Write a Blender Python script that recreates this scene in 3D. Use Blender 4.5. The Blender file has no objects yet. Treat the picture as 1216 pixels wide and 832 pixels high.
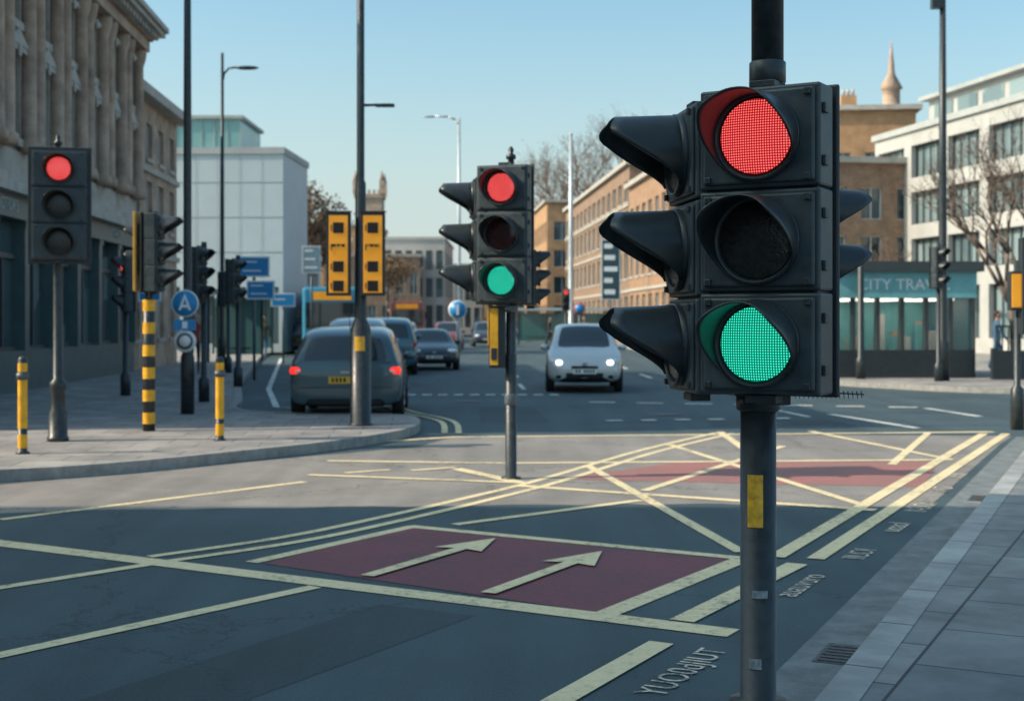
import bpy, bmesh, math, random
from mathutils import Vector, Matrix, Euler
R=math.radians
scene=bpy.context.scene
COL=scene.collection
random.seed(7)

# ------------------------------------------------------------------ materials
def newmat(name):
    m=bpy.data.materials.new(name); m.use_nodes=True
    nt=m.node_tree; b=nt.nodes['Principled BSDF']
    return m,nt,b
def mat(name,col,rough=.6,metal=0,var=.18,scale=3.0,bump=0,bscale=60,emit=None,es=0,coat=0,spec=.5,dust=0):
    m,nt,b=newmat(name)
    b.inputs['Roughness'].default_value=rough; b.inputs['Metallic'].default_value=metal
    b.inputs['Coat Weight'].default_value=coat
    b.inputs['Specular IOR Level'].default_value=spec
    geo=nt.nodes.new('ShaderNodeNewGeometry')
    if var>0:
        n=nt.nodes.new('ShaderNodeTexNoise'); n.inputs['Scale'].default_value=scale; n.inputs['Detail'].default_value=4
        n.inputs['Roughness'].default_value=.65
        nt.links.new(geo.outputs['Position'],n.inputs['Vector'])
        r=nt.nodes.new('ShaderNodeValToRGB')
        r.color_ramp.elements[0].position=.3; r.color_ramp.elements[1].position=.7
        r.color_ramp.elements[0].color=tuple(c*(1-var) for c in col)+(1,)
        r.color_ramp.elements[1].color=tuple(min(1,c*(1+var)) for c in col)+(1,)
        nt.links.new(n.outputs['Fac'],r.inputs['Fac']); out=r.outputs['Color']
        if dust>0:
            sx=nt.nodes.new('ShaderNodeSeparateXYZ'); nt.links.new(geo.outputs['Normal'],sx.inputs[0])
            mr=nt.nodes.new('ShaderNodeMapRange'); mr.inputs[1].default_value=.1; mr.inputs[2].default_value=1; mr.inputs[4].default_value=dust; nt.links.new(sx.outputs[2],mr.inputs[0])
            ml=nt.nodes.new('ShaderNodeMath'); ml.operation='MULTIPLY_ADD'; nt.links.new(n.outputs['Fac'],ml.inputs[0]); ml.inputs[1].default_value=dust*.35; nt.links.new(mr.outputs[0],ml.inputs[2])
            mx=nt.nodes.new('ShaderNodeMix'); mx.data_type='RGBA'; nt.links.new(ml.outputs[0],mx.inputs[0]); nt.links.new(out,mx.inputs[6]); mx.inputs[7].default_value=(.20,.22,.22,1); out=mx.outputs[2]
            rg=nt.nodes.new('ShaderNodeMapRange'); rg.inputs[3].default_value=max(.05,rough-.14); rg.inputs[4].default_value=rough+.22; nt.links.new(n.outputs['Fac'],rg.inputs[0]); nt.links.new(rg.outputs[0],b.inputs['Roughness'])
        nt.links.new(out,b.inputs['Base Color'])
    else: b.inputs['Base Color'].default_value=tuple(col)+(1,)
    if bump>0:
        n2=nt.nodes.new('ShaderNodeTexNoise'); n2.inputs['Scale'].default_value=bscale; n2.inputs['Detail'].default_value=2
        nt.links.new(geo.outputs['Position'],n2.inputs['Vector'])
        bp=nt.nodes.new('ShaderNodeBump'); bp.inputs['Strength'].default_value=bump; bp.inputs['Distance'].default_value=.01
        nt.links.new(n2.outputs['Fac'],bp.inputs['Height']); nt.links.new(bp.outputs['Normal'],b.inputs['Normal'])
    if emit:
        b.inputs['Emission Color'].default_value=tuple(emit)+(1,); b.inputs['Emission Strength'].default_value=es
        m.cycles.emission_sampling='NONE'
    return m

def asphalt(name,dark,light,rough=.75):
    m,nt,b=newmat(name); N=nt.nodes.new; Lk=nt.links.new
    geo=N('ShaderNodeNewGeometry')
    def noise(s,d=4,r=.6):
        n=N('ShaderNodeTexNoise'); n.inputs['Scale'].default_value=s; n.inputs['Detail'].default_value=d; n.inputs['Roughness'].default_value=r
        Lk(geo.outputs['Position'],n.inputs['Vector']); return n
    big=noise(.35,4,.6); fine=noise(60,2,.75); mid=noise(3.5,4,.7)
    mp=N('ShaderNodeMapping'); mp.inputs['Scale'].default_value=(2.2,.12,1); mp.inputs['Rotation'].default_value=(0,0,R(12))
    Lk(geo.outputs['Position'],mp.inputs['Vector'])
    st=N('ShaderNodeTexNoise'); st.inputs['Scale'].default_value=1.2; st.inputs['Detail'].default_value=3; Lk(mp.outputs[0],st.inputs['Vector'])
    def math_(op,a,bb):
        x=N('ShaderNodeMath'); x.operation=op
        for i,v in enumerate((a,bb)):
            if isinstance(v,(int,float)): x.inputs[i].default_value=v
            else: Lk(v,x.inputs[i])
        return x.outputs[0]
    s=math_('ADD',math_('MULTIPLY',big.outputs['Fac'],.40),math_('MULTIPLY',mid.outputs['Fac'],.27))
    s=math_('ADD',s,math_('MULTIPLY',st.outputs['Fac'],.28)); s=math_('ADD',s,math_('MULTIPLY',fine.outputs['Fac'],.40))
    r=N('ShaderNodeValToRGB'); r.color_ramp.elements[0].position=.50; r.color_ramp.elements[1].position=.82
    r.color_ramp.elements[0].color=dark+(1,); r.color_ramp.elements[1].color=light+(1,)
    Lk(s,r.inputs['Fac'])
    v=N('ShaderNodeTexVoronoi'); v.feature='DISTANCE_TO_EDGE'; v.inputs['Scale'].default_value=.22
    add=N('ShaderNodeMix'); add.data_type='RGBA'; add.blend_type='LINEAR_LIGHT'; add.inputs[0].default_value=.35
    Lk(geo.outputs['Position'],add.inputs[6]); Lk(mid.outputs['Color'],add.inputs[7]); Lk(add.outputs[2],v.inputs['Vector'])
    cr=math_('LESS_THAN',v.outputs['Distance'],.003)
    mx=N('ShaderNodeMix'); mx.data_type='RGBA'; Lk(math_('MULTIPLY',cr,.5),mx.inputs[0]); Lk(r.outputs['Color'],mx.inputs[6]); mx.inputs[7].default_value=(.015,.017,.02,1)
    Lk(mx.outputs[2],b.inputs['Base Color'])
    rr=N('ShaderNodeMapRange'); rr.inputs[3].default_value=rough-.15; rr.inputs[4].default_value=rough+.12; Lk(mid.outputs['Fac'],rr.inputs[0]); Lk(rr.outputs[0],b.inputs['Roughness'])
    bp=N('ShaderNodeBump'); bp.inputs['Strength'].default_value=.7; bp.inputs['Distance'].default_value=.009
    Lk(fine.outputs['Fac'],bp.inputs['Height']); Lk(bp.outputs['Normal'],b.inputs['Normal'])
    return m

def paint(name,col,under,thr=.40):
    m,nt,b=newmat(name); N=nt.nodes.new; Lk=nt.links.new
    geo=N('ShaderNodeNewGeometry')
    n=N('ShaderNodeTexNoise'); n.inputs['Scale'].default_value=17; n.inputs['Detail'].default_value=6; n.inputs['Roughness'].default_value=.8
    n2=N('ShaderNodeTexNoise'); n2.inputs['Scale'].default_value=1.3; n2.inputs['Detail'].default_value=3
    Lk(geo.outputs['Position'],n.inputs['Vector']); Lk(geo.outputs['Position'],n2.inputs['Vector'])
    a=N('ShaderNodeMath'); a.operation='MULTIPLY_ADD'; Lk(n2.outputs['Fac'],a.inputs[0]); a.inputs[1].default_value=.45; Lk(n.outputs['Fac'],a.inputs[2])
    r=N('ShaderNodeValToRGB'); r.color_ramp.elements[0].position=thr+.15; r.color_ramp.elements[1].position=thr+.29
    r.color_ramp.elements[0].color=under+(1,); r.color_ramp.elements[1].color=tuple(c*.82 for c in col)+(1,)
    e=r.color_ramp.elements.new(.95); e.color=col+(1,)
    Lk(a.outputs[0],r.inputs['Fac']); Lk(r.outputs['Color'],b.inputs['Base Color']); b.inputs['Roughness'].default_value=.7
    bp=N('ShaderNodeBump'); bp.inputs['Strength'].default_value=.3; bp.inputs['Distance'].default_value=.006
    Lk(n.outputs['Fac'],bp.inputs['Height']); Lk(bp.outputs['Normal'],b.inputs['Normal'])
    return m

def slabs(name,c1,c2,mortar,bw=.6,bh=.4,rot=0,ms=.008,rough=.8,vertical=False):
    m,nt,b=newmat(name); N=nt.nodes.new; Lk=nt.links.new
    tc=N('ShaderNodeTexCoord') if vertical else N('ShaderNodeNewGeometry')
    src=tc.outputs['Object'] if vertical else tc.outputs['Position']
    mp=N('ShaderNodeMapping'); Lk(src,mp.inputs['Vector'])
    if vertical:
        sx=N('ShaderNodeSeparateXYZ'); cx=N('ShaderNodeCombineXYZ'); Lk(src,sx.inputs[0])
        ad=N('ShaderNodeMath'); ad.operation='ADD'; Lk(sx.outputs[0],ad.inputs[0]); Lk(sx.outputs[1],ad.inputs[1])
        Lk(ad.outputs[0],cx.inputs[0]); Lk(sx.outputs[2],cx.inputs[1]); Lk(cx.outputs[0],mp.inputs['Vector'])
    else: mp.inputs['Rotation'].default_value=(0,0,rot)
    br=N('ShaderNodeTexBrick'); Lk(mp.outputs[0],br.inputs['Vector']); br.inputs['Scale'].default_value=1
    br.inputs['Brick Width'].default_value=bw; br.inputs['Row Height'].default_value=bh; br.inputs['Mortar Size'].default_value=ms
    br.inputs['Color1'].default_value=c1+(1,); br.inputs['Color2'].default_value=c2+(1,); br.inputs['Mortar'].default_value=mortar+(1,)
    n=N('ShaderNodeTexNoise'); n.inputs['Scale'].default_value=1.7; n.inputs['Detail'].default_value=5; n.inputs['Roughness'].default_value=.7; Lk(src,n.inputs['Vector'])
    mr=N('ShaderNodeMapRange'); mr.inputs[1].default_value=.3; mr.inputs[2].default_value=.7; mr.inputs[3].default_value=.62; mr.inputs[4].default_value=1.22; Lk(n.outputs['Fac'],mr.inputs[0])
    mx=N('ShaderNodeMix'); mx.data_type='RGBA'; mx.blend_type='MULTIPLY'; mx.inputs[0].default_value=1
    Lk(br.outputs['Color'],mx.inputs[6]); Lk(mr.outputs[0],mx.inputs[7]); Lk(mx.outputs[2],b.inputs['Base Color'])
    b.inputs['Roughness'].default_value=rough
    bp=N('ShaderNodeBump'); bp.invert=True; bp.inputs['Strength'].default_value=.6; bp.inputs['Distance'].default_value=.006; Lk(br.outputs['Fac'],bp.inputs['Height']); Lk(bp.outputs['Normal'],b.inputs['Normal'])
    return m

def glassmat(name,c0,c1,rough=.06,scale=.45):
    m,nt,b=newmat(name); N=nt.nodes.new; Lk=nt.links.new
    geo=N('ShaderNodeNewGeometry'); v=N('ShaderNodeTexVoronoi'); v.distance='CHEBYCHEV'; v.inputs['Scale'].default_value=scale
    Lk(geo.outputs['Position'],v.inputs['Vector'])
    r=N('ShaderNodeValToRGB'); r.color_ramp.elements[0].color=c0+(1,); r.color_ramp.elements[1].color=c1+(1,)
    s=N('ShaderNodeSeparateColor'); Lk(v.outputs['Color'],s.inputs[0]); Lk(s.outputs[0],r.inputs['Fac']); Lk(r.outputs['Color'],b.inputs['Base Color'])
    b.inputs['Roughness'].default_value=rough; b.inputs['IOR'].default_value=1.6
    return m

def lensmat(name,col,strength,n=26,core=None):
    m,nt,b=newmat(name); N=nt.nodes.new; Lk=nt.links.new
    tc=N('ShaderNodeTexCoord'); sx=N('ShaderNodeSeparateXYZ'); Lk(tc.outputs['Object'],sx.inputs[0])
    def mt(op,a,bb=None,c=None):
        x=N('ShaderNodeMath'); x.operation=op
        for i,v in enumerate((a,bb,c)):
            if v is None: continue
            if isinstance(v,(int,float)): x.inputs[i].default_value=v
            else: Lk(v,x.inputs[i])
        return x.outputs[0]
    fx=mt('SUBTRACT',mt('FRACT',mt('MULTIPLY',sx.outputs[0],n*4)),.5)
    fz=mt('SUBTRACT',mt('FRACT',mt('MULTIPLY',sx.outputs[2],n*4)),.5)
    d=mt('SQRT',mt('ADD',mt('MULTIPLY',fx,fx),mt('MULTIPLY',fz,fz)))
    mr=N('ShaderNodeMapRange'); mr.inputs[1].default_value=.12; mr.inputs[2].default_value=.40; mr.inputs[3].default_value=1; mr.inputs[4].default_value=0; Lk(d,mr.inputs[0])
    rad=mt('SQRT',mt('ADD',mt('MULTIPLY',sx.outputs[0],sx.outputs[0]),mt('MULTIPLY',sx.outputs[2],sx.outputs[2])))
    ins=mt('LESS_THAN',rad,.138)
    e=mt('MULTIPLY',mt('ADD',mt('MULTIPLY',mr.outputs[0],1.8),.30),ins)
    b.inputs['Base Color'].default_value=tuple(c*.25+.01 for c in col)+(1,)
    mx=N('ShaderNodeMix'); mx.data_type='RGBA'; Lk(mr.outputs[0],mx.inputs[0]); mx.inputs[6].default_value=col+(1,)
    mx.inputs[7].default_value=tuple(core)+(1,)
    Lk(mx.outputs[2],b.inputs['Emission Color']); Lk(mt('MULTIPLY',e,strength),b.inputs['Emission Strength'])
    b.inputs['Roughness'].default_value=.15
    return m

ASPH=asphalt('asphalt',(.024,.042,.050),(.072,.112,.125))
SUNBAND=asphalt('asphalt_painted_sunlit',(.14,.13,.12),(.33,.30,.27))  # paler asphalt: brightness of the sunlit band put into the colour
CREAM=paint('thermoplastic_cream',(.90,.74,.44),(.12,.13,.12),.38)
WORNTXT=paint('worn_lettering',(.85,.74,.58),(.06,.085,.09),.45)
WHITE=paint('thermoplastic_white',(.80,.80,.74),(.12,.13,.13),.40)
RED=paint('red_surfacing',(.235,.062,.078),(.13,.055,.064),.46)
REDL=paint('red_surfacing_painted_sunlit',(.42,.17,.15),(.25,.15,.13),.46)  # sunlit copy of the red surfacing, light put into the colour
SLAB=slabs('paving_slabs',(.36,.335,.31),(.26,.245,.235),(.10,.10,.10),.75,.5,R(-4))
SLABR=slabs('paving_slabs_grey',(.27,.275,.27),(.18,.195,.20),(.06,.06,.06),.75,.55,R(-63))
KERB=slabs('kerb_stone',(.38,.39,.38),(.31,.32,.315),(.12,.12,.12),.9,30,R(-63),.01)
KERBL=mat('kerb_granite',(.31,.30,.28),.8,var=.25,scale=9,bump=.3)
GUTTER=mat('concrete_channel',(.17,.19,.195),.85,var=.3,scale=5,bump=.4)
BLACK=mat('black_polycarbonate',(.020,.028,.033),.42,var=.25,scale=12,bump=.06,bscale=90,dust=.14)
BLACKG=mat('black_gloss_visor',(.016,.023,.027),.33,var=.3,scale=14,dust=.12)
CASE=mat('signal_casing',(.032,.048,.056),.40,var=.35,scale=9,bump=.08,bscale=50,dust=.2)
POLE=mat('black_painted_steel',(.022,.029,.033),.36,var=.5,scale=16,bump=.12,bscale=30,dust=.08)
GREYP=mat('grey_steel',(.10,.12,.14),.45,var=.2,metal=.3)
GALV=mat('galvanised_steel',(.45,.48,.50),.45,var=.15,metal=.4)
YEL=mat('yellow_paint',(.85,.42,.02),.45,var=.2,scale=9)
AMB=mat('amber_panel',(.85,.36,.02),.4,var=.12,emit=(1,.35,.02),es=.2)
DULLY=mat('dull_yellow_panel',(.48,.27,.05),.5,var=.25)
STICK=mat('yellow_sticker',(.75,.40,.03),.5,var=.35,scale=30)
STICKG=mat('grey_sticker',(.25,.28,.30),.5,var=.5,scale=60)
LRED=lensmat('red_led',(1,.03,.035),1.0,core=(1,.17,.16))
LGRN=lensmat('green_led',(.0,.46,.29),.95,core=(.05,.88,.58))
LOFF=mat('unlit_lens',(.022,.024,.022),.10,var=.5,scale=40,bump=.25,bscale=120)
LOFFR=mat('unlit_lens_reddish',(.045,.012,.012),.15,var=.4,scale=30)  # red reflection painted into the dark lens colour
BLUE=mat('sign_blue',(.02,.25,.55),.4,var=.05)
WHT=mat('sign_white',(.75,.78,.78),.45,var=.06)
DARK=mat('dark_recess',(.008,.009,.010),.7,var=0)
RUB=mat('tyre_rubber',(.015,.015,.016),.8,var=.2)
RIM=mat('alloy_rim',(.35,.36,.38),.3,metal=.8,var=.1)
CGL=mat('car_glass',(.016,.026,.028),.04,var=0,spec=.9)
CHR=mat('headlamp_glass',(.75,.8,.82),.08,var=0)
HLON=mat('headlamp_lit',(.9,.9,.85),.2,var=0,emit=(1,.97,.88),es=5)
TAIL=mat('tail_lamp',(.42,.012,.010),.15,var=0)
TAILON=mat('tail_lamp_lit',(.5,.012,.010),.15,var=0,emit=(1,.04,.02),es=1.1)
PLY=mat('plate_yellow',(.75,.42,.04),.4,var=0)
PLW=mat('plate_white',(.75,.75,.72),.4,var=0)

# ------------------------------------------------------------------ mesh accumulator
class MB:
    def __init__(s): s.v=[];s.f=[];s.m=[];s.M=Matrix.Identity(4);s.sm=[]
    def add(s,verts,faces,mi=0,smooth=False):
        o=len(s.v); s.v+= [tuple(s.M@Vector(p)) for p in verts]
        for f in faces: s.f.append([i+o for i in f]); s.m.append(mi); s.sm.append(smooth)
    def box(s,x0,x1,y0,y1,z0,z1,mi=0):
        s.add([(x0,y0,z0),(x1,y0,z0),(x1,y1,z0),(x0,y1,z0),(x0,y0,z1),(x1,y0,z1),(x1,y1,z1),(x0,y1,z1)],
              [(3,2,1,0),(4,5,6,7),(0,1,5,4),(1,2,6,5),(2,3,7,6),(3,0,4,7)],mi)
    def gable(s,x0,x1,y0,y1,z0,z1,mi=0):
        xm=(x0+x1)/2
        s.add([(x0,y0,z0),(x1,y0,z0),(xm,y0,z1),(x0,y1,z0),(x1,y1,z0),(xm,y1,z1)],[(0,1,2),(5,4,3),(0,2,5,3),(2,1,4,5),(0,3,4,1)],mi)
    def lathe(s,prof,cx=0,cy=0,n=20,mi=0,a0=0,a1=None,cap=True):
        full=a1 is None
        if full: a1=2*math.pi+a0
        k=n if full else n+1
        vs=[];fs=[]
        for r,z in prof:
            for i in range(k):
                a=a0+(a1-a0)*i/n; vs.append((cx+r*math.cos(a),cy+r*math.sin(a),z))
        for j in range(len(prof)-1):
            for i in range(n):
                i2=(i+1)%k
                fs.append((j*k+i,j*k+i2,(j+1)*k+i2,(j+1)*k+i))
        if cap and full:
            fs.append(tuple(range(k))[::-1]); fs.append(tuple((len(prof)-1)*k+i for i in range(k)))
        s.add(vs,fs,mi,True)
    def tube(s,p0,p1,r0,r1,n=8,mi=0):
        p0=Vector(p0);p1=Vector(p1);d=(p1-p0)
        if d.length<1e-6: return
        q=d.to_track_quat('Z','Y'); vs=[]
        for p,r in((p0,r0),(p1,r1)):
            for i in range(n):
                a=2*math.pi*i/n; vs.append(p+q@Vector((r*math.cos(a),r*math.sin(a),0)))
        fs=[(i,(i+1)%n,n+(i+1)%n,n+i) for i in range(n)]
        fs+=[tuple(range(n))[::-1],tuple(range(n,2*n))]
        s.add(vs,fs,mi,True)
    def ell(s,c,r,mi=0,nu=12,nv=8):
        vs=[];fs=[]
        for j in range(nv+1):
            t=math.pi*j/nv
            for i in range(nu):
                a=2*math.pi*i/nu; vs.append((c[0]+r[0]*math.sin(t)*math.cos(a),c[1]+r[1]*math.sin(t)*math.sin(a),c[2]+r[2]*math.cos(t)))
        for j in range(nv):
            for i in range(nu): fs.append((j*nu+i,(j+1)*nu+i,(j+1)*nu+(i+1)%nu,j*nu+(i+1)%nu))
        s.add(vs,fs,mi,True)
    def obj(s,name,mats,parent=None,loc=(0,0,0),rot=0,bevel=0,rx=0):
        me=bpy.data.meshes.new(name); me.from_pydata(s.v,[],s.f)
        for m in mats: me.materials.append(m)
        for p,mi,sm in zip(me.polygons,s.m,s.sm): p.material_index=mi; p.use_smooth=sm
        me.update()
        o=bpy.data.objects.new(name,me); COL.objects.link(o)
        if parent: o.parent=parent
        o.location=loc; o.rotation_euler=(rx,0,rot)
        if bevel:
            b=o.modifiers.new('b','BEVEL'); b.width=bevel; b.segments=2; b.limit_method='ANGLE'; b.angle_limit=R(50)
        return o
def E(name,loc=(0,0,0),rot=0,scale=1,parent=None):
    o=bpy.data.objects.new(name,None); COL.objects.link(o); o.location=loc; o.rotation_euler=(0,0,rot); o.scale=(scale,)*3
    o.empty_display_size=.2
    if parent: o.parent=parent
    return o
def text(name,body,size,m,parent=None,loc=(0,0,0),rot=(0,0,0),align='CENTER',ext=0,sx=1):
    c=bpy.data.curves.new(name,'FONT'); c.body=body; c.size=size; c.align_x=align; c.align_y='CENTER'; c.extrude=ext
    c.materials.append(m); o=bpy.data.objects.new(name,c); COL.objects.link(o)
    if parent:o.parent=parent
    o.location=loc;o.rotation_euler=rot;o.scale=(sx,1,1); return o

# ------------------------------------------------------------------ ground
g=MB(); g.add([(-900,-300,0),(900,-300,0),(900,1500,0),(-900,1500,0)],[(0,1,2,3)]); g.obj('ground',[ASPH])
def jag(P,amp,step=.3):
    out=[]
    for a,c in zip(P,P[1:]):
        a=Vector(a);c=Vector(c);n=max(1,int((c-a).length/step))
        for i in range(n):
            p=a.lerp(c,i/n); out.append((p.x,p.y+random.uniform(-amp,amp)))
    out.append(P[-1]); return out
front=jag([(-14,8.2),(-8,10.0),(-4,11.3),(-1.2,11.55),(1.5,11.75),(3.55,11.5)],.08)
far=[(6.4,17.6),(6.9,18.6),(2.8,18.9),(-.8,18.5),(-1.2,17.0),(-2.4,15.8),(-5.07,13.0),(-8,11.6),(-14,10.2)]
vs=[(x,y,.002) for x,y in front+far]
b=MB(); b.add(vs,[tuple(range(len(vs)))]); b.obj('painted_sunlit_band',[SUNBAND])  # pale sheet painting the sunlit band, front edge set along the shadow line
# utility trench reinstatement patches
PATCH=asphalt('patched_asphalt',(.018,.030,.036),(.05,.075,.082))
for k,P in enumerate(([(-2.2,5.0),(-1.5,5.0),(-.2,7.3),(-.75,7.6)],[(-.5,21),(.6,21.2),(.4,25),(-.6,25)],[(3.0,20.2),(5.2,20.6),(5.0,21.6),(3.1,21.3)])):
    b=MB(); b.add([(x,y,.0015) for x,y in P],[(0,1,2,3)]); b.obj('road_patch',[PATCH])

def catmull(P,n=6):
    out=[]
    for i in range(len(P)-1):
        p0=P[max(i-1,0)];p1=P[i];p2=P[i+1];p3=P[min(i+2,len(P)-1)]
        for k in range(n):
            t=k/n
            out.append(tuple(.5*((2*p1[j])+(-p0[j]+p2[j])*t+(2*p0[j]-5*p1[j]+4*p2[j]-p3[j])*t*t+(-p0[j]+3*p1[j]-3*p2[j]+p3[j])*t**3) for j in range(2)))
    out.append(P[-1]); return out
def offset(L,d):
    out=[]
    for i,p in enumerate(L):
        a=Vector(L[max(i-1,0)]);b=Vector(L[min(i+1,len(L)-1)]); t=(b-a).normalized(); out.append((p[0]-t.y*d,p[1]+t.x*d))
    return out
def strip(b,L,w,z,mi=0,side=None,z0=None):
    if side is None: A=offset(L,w/2);B=offset(L,-w/2)
    else: A=L;B=offset(L,side*w)
    n=len(L); vs=[(x,y,z) for x,y in A]+[(x,y,z) for x,y in B]
    fs=[(i,i+1,n+i+1,n+i) for i in range(n-1)]
    b.add(vs,fs,mi)
    if z0 is not None:
        vs=[(x,y,z) for x,y in A]+[(x,y,z0) for x,y in A]; b.add(vs,fs,mi)
def pavement(name,kerb,rest,h,side,mslab,mk,kw=.14):
    b=MB(); strip(b,kerb,kw,h+.003,1,side,0)
    inner=offset(kerb,side*(kw-.003)); poly=inner+rest
    b.add([(x,y,h) for x,y in poly],[tuple(range(len(poly)))],0)
    return b.obj(name,[mslab,mk])
lk=[(-60,8.5),(-14,10.6),(-8,11.9),(-5.07,13.33),(-4.37,13.76),(-3.69,14.46),(-2.97,15.42),(-2.32,16.31),(-1.82,17.30),(-1.46,18.29),(-1.33,19.39),(-1.47,20.65),(-1.8,21.2),(-2.6,21.5),(-3.7,21.7),(-4.6,22.7),(-5.1,25.5),(-6.6,33),(-8.4,44),(-11.05,61),(-14.6,95),(-19,150)]
pavement('pavement',catmull(lk),[(-60,150)],.12,1,SLAB,KERBL)
ro=[(-1.0,1.35),(.1,3.73),(1.19,6.10),(3.85,11.86),(6.53,17.66),(7.1,18.6),(8.4,19.5),(10.5,20.1),(16,20.6),(60,22)]
ro=catmull(ro,5)
cb=MB(); strip(cb,ro,.34,.004,0,-1); cb.obj('drainage_channel',[GUTTER])
rk=offset(ro,-.34)
pavement('pavement',rk,[(60,-20),(-4,-20)],.11,-1,SLABR,KERB,.16)
pavement('pavement',catmull([(60,27.5),(20,28.0),(11.5,29.0),(8.8,31.5),(7.6,35),(7.3,45),(6.9,60),(6.3,78),(4.2,110),(2,150)]),[(60,150)],.12,-1,SLAB,KERBL)
pavement('pavement',catmull([(-60,4.0),(-14,6.0),(-9.5,6.0),(-8.3,4.5),(-8,0),(-8,-30)]),[(-60,-30)],.12,-1,SLAB,KERBL)

# ---- markings
zc=[.0048]
def zz(): zc[0]+=.00013; return zc[0]
mk=MB()
def ln(P,w,b=mk,mi=0): strip(b,P,w,zz(),mi)
ln([(-6.2,11.15),(-3.67,9.66),(1.13,6.88)],.19)
ln([(-4.10,10.80),(-2.05,13.33)],.10)
ln([(-4.2,6.7),(-3.06,8.05),(-2.34,8.86)],.10)
ln([(-3.5,5.1),(-2.44,6.43),(-1.18,8.08)],.11)
ln([(-.80,10.45),(1.53,9.05)],.12); ln([(-1.72,8.89),(-.76,10.45)],.11); ln([(.52,7.34),(1.54,9.01)],.14)
cv=catmull([(-2.45,9.1),(-1.70,9.90),(-1.08,10.89),(-.37,12.19),(.27,13.47),(1.57,16.52),(2.89,19.10)])
ln(cv,.09); ln(offset(cv,-.24),.09)
ln([(-.45,10.53),(1.14,11.96)],.10); ln([(.83,14.80),(1.58,9.28)],.10)
ln([(-.60,14.5),(.10,13.2)],.15)
ln([(-2.1,15.3),(-.08,15.05),(5.03,15.42)],.13)
ln([(.08,12.99),(3.06,11.33)],.14); ln([(-1.87,17.6),(-.78,18.42),(6.88,19.25)],.16)
ln([(4.29,19.39),(5.03,15.42)],.11); ln([(2.02,17.30),(3.03,11.64)],.10); ln([(1.24,12.61),(3.43,17.07)],.10); ln([(2.97,19.25),(2.83,15.24)],.11)
ln([(5.9,19.1),(4.2,14.9)],.1)
ln([(1.78,9.08),(6.64,18.96)],.12); ln([(2.03,9.01),(6.95,18.95)],.12)
ln([(.90,7.15),(1.87,8.83)],.14); ln([(-.3,4.7),(.21,5.68),(.74,6.67)],.13)
ln([(-1.74,14.07),(-1.31,14.38)],.10); ln([(-1.07,14.30),(-.62,14.6)],.10)
ln([(-2.1,13.9),(.02,13.25)],.11)
mk.obj('box_junction_markings',[CREAM])
fm=MB()
ln([(5.39,22.86),(5.99,19.9)],.13,fm); ln([(7.50,24.4),(7.74,22.3)],.13,fm); ln([(4.6,24.6),(4.9,22.2)],.1,fm)
for i in range(11): 
    x=-2.6+i*.34; ln([(x,28.8),(x+.2,28.8)],.34,fm)
for i in range(7):
    x=1.5+i*.9; ln([(x,26.2-i*.25),(x+.5,26.1-i*.25)],.22,fm)
for i in range(9):
    y=31+i*6.5; ln([(.3-.02*(y-30),y),(.2-.02*(y-30),y+2.6)],.11,fm)
for i in range(8):
    y=30+i*7; ln([(3.9-.01*(y-30),y),(3.85-.01*(y-30),y+2.8)],.11,fm)
ln([(-4.3,24.6),(-5.6,31),(-9.6,56)],.12,fm); ln([(-2.5,24.4),(-4.3,24.55)],.1,fm)
for i in range(6): ln([(1.5+i*.55,21.3+i*.1),(1.75+i*.55,21.35+i*.1)],.2,fm)
fm.obj('lane_markings',[WHITE])
fm=MB()
kc=catmull([(-2.45,30),(-2.3,26),(-1.75,23.5),(-.95,21.3),(-.75,19.0)]); ln(kc,.09,fm); ln(offset(kc,-.2),.09,fm)
fm.obj('double_yellow_lines',[CREAM])
rb=MB(); rb.add([(x,y,.0035) for x,y in [(-1.64,8.86),(-.81,10.38),(1.45,9.01),(.56,7.30)]],[(0,1,2,3)]); rb.obj('red_road_surface',[RED])
rb=MB(); rb.add([(x,y,.0042) for x,y in [(.48,13.54),(1.84,15.15),(4.86,15.3),(3.93,12.9)]],[(0,1,2,3)]); rb.obj('red_road_surface',[REDL])
def arrow(tail,tip):
    t=Vector(tail);p=Vector(tip);d=(p-t).normalized();n=Vector((-d.y,d.x));Ln=(p-t).length
    b=MB(); w=.05;hw=.19;hl=.50; z=zz()
    P=[t-n*w,t+d*(Ln-hl)-n*w,t+d*(Ln-hl-.04)-n*hw,p,t+d*(Ln-hl-.04)+n*hw,t+d*(Ln-hl)+n*w,t+n*w]
    b.add([(q.x,q.y,z) for q in P],[(0,1,5,6),(1,2,3),(3,4,5),(1,3,5)]); b.obj('arrow_marking',[CREAM])
arrow((-.90,8.38),(-.12,9.82)); arrow((-.14,7.85),(.62,9.27))
dr=math.atan2(.89,.455)
for body,x,y,s in (('YUO0dJIUT',.79,6.14,.20),('auauvuro',1.74,8.12,.22),('IIUDI',2.38,9.2,.22),('uoaoI',2.96,10.4,.24),('II-UOI',3.5,11.5,.26),('UIIO',4.05,12.7,.26),('OIUII',4.55,13.8,.26)):
    text('road_lettering',body,s,WORNTXT,None,(x,y,.0068),(0,0,dr),sx=.9)
IRON=mat('cast_iron',(.09,.09,.092),.55,var=.4,scale=30,bump=.5,bscale=80,metal=.4)
for x,y,r in((2.6,22.8,.3),(-.9,26.5,.3)):
    b=MB(); b.lathe([(r,0),(r,.0045)],n=28); b.obj('manhole_cover',[IRON],None,(x,y,.0005))
for x,y in((1.62,6.42),(4.25,12.05)):
    b=MB(); b.box(-.2,.2,-.15,.15,0,.006)
    for i in range(6): b.box(-.17+i*.06,-.14+i*.06,-.13,.13,.0061,.010,0)
    b.obj('road_gully',[IRON],None,(x,y,.001),R(65))

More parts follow.
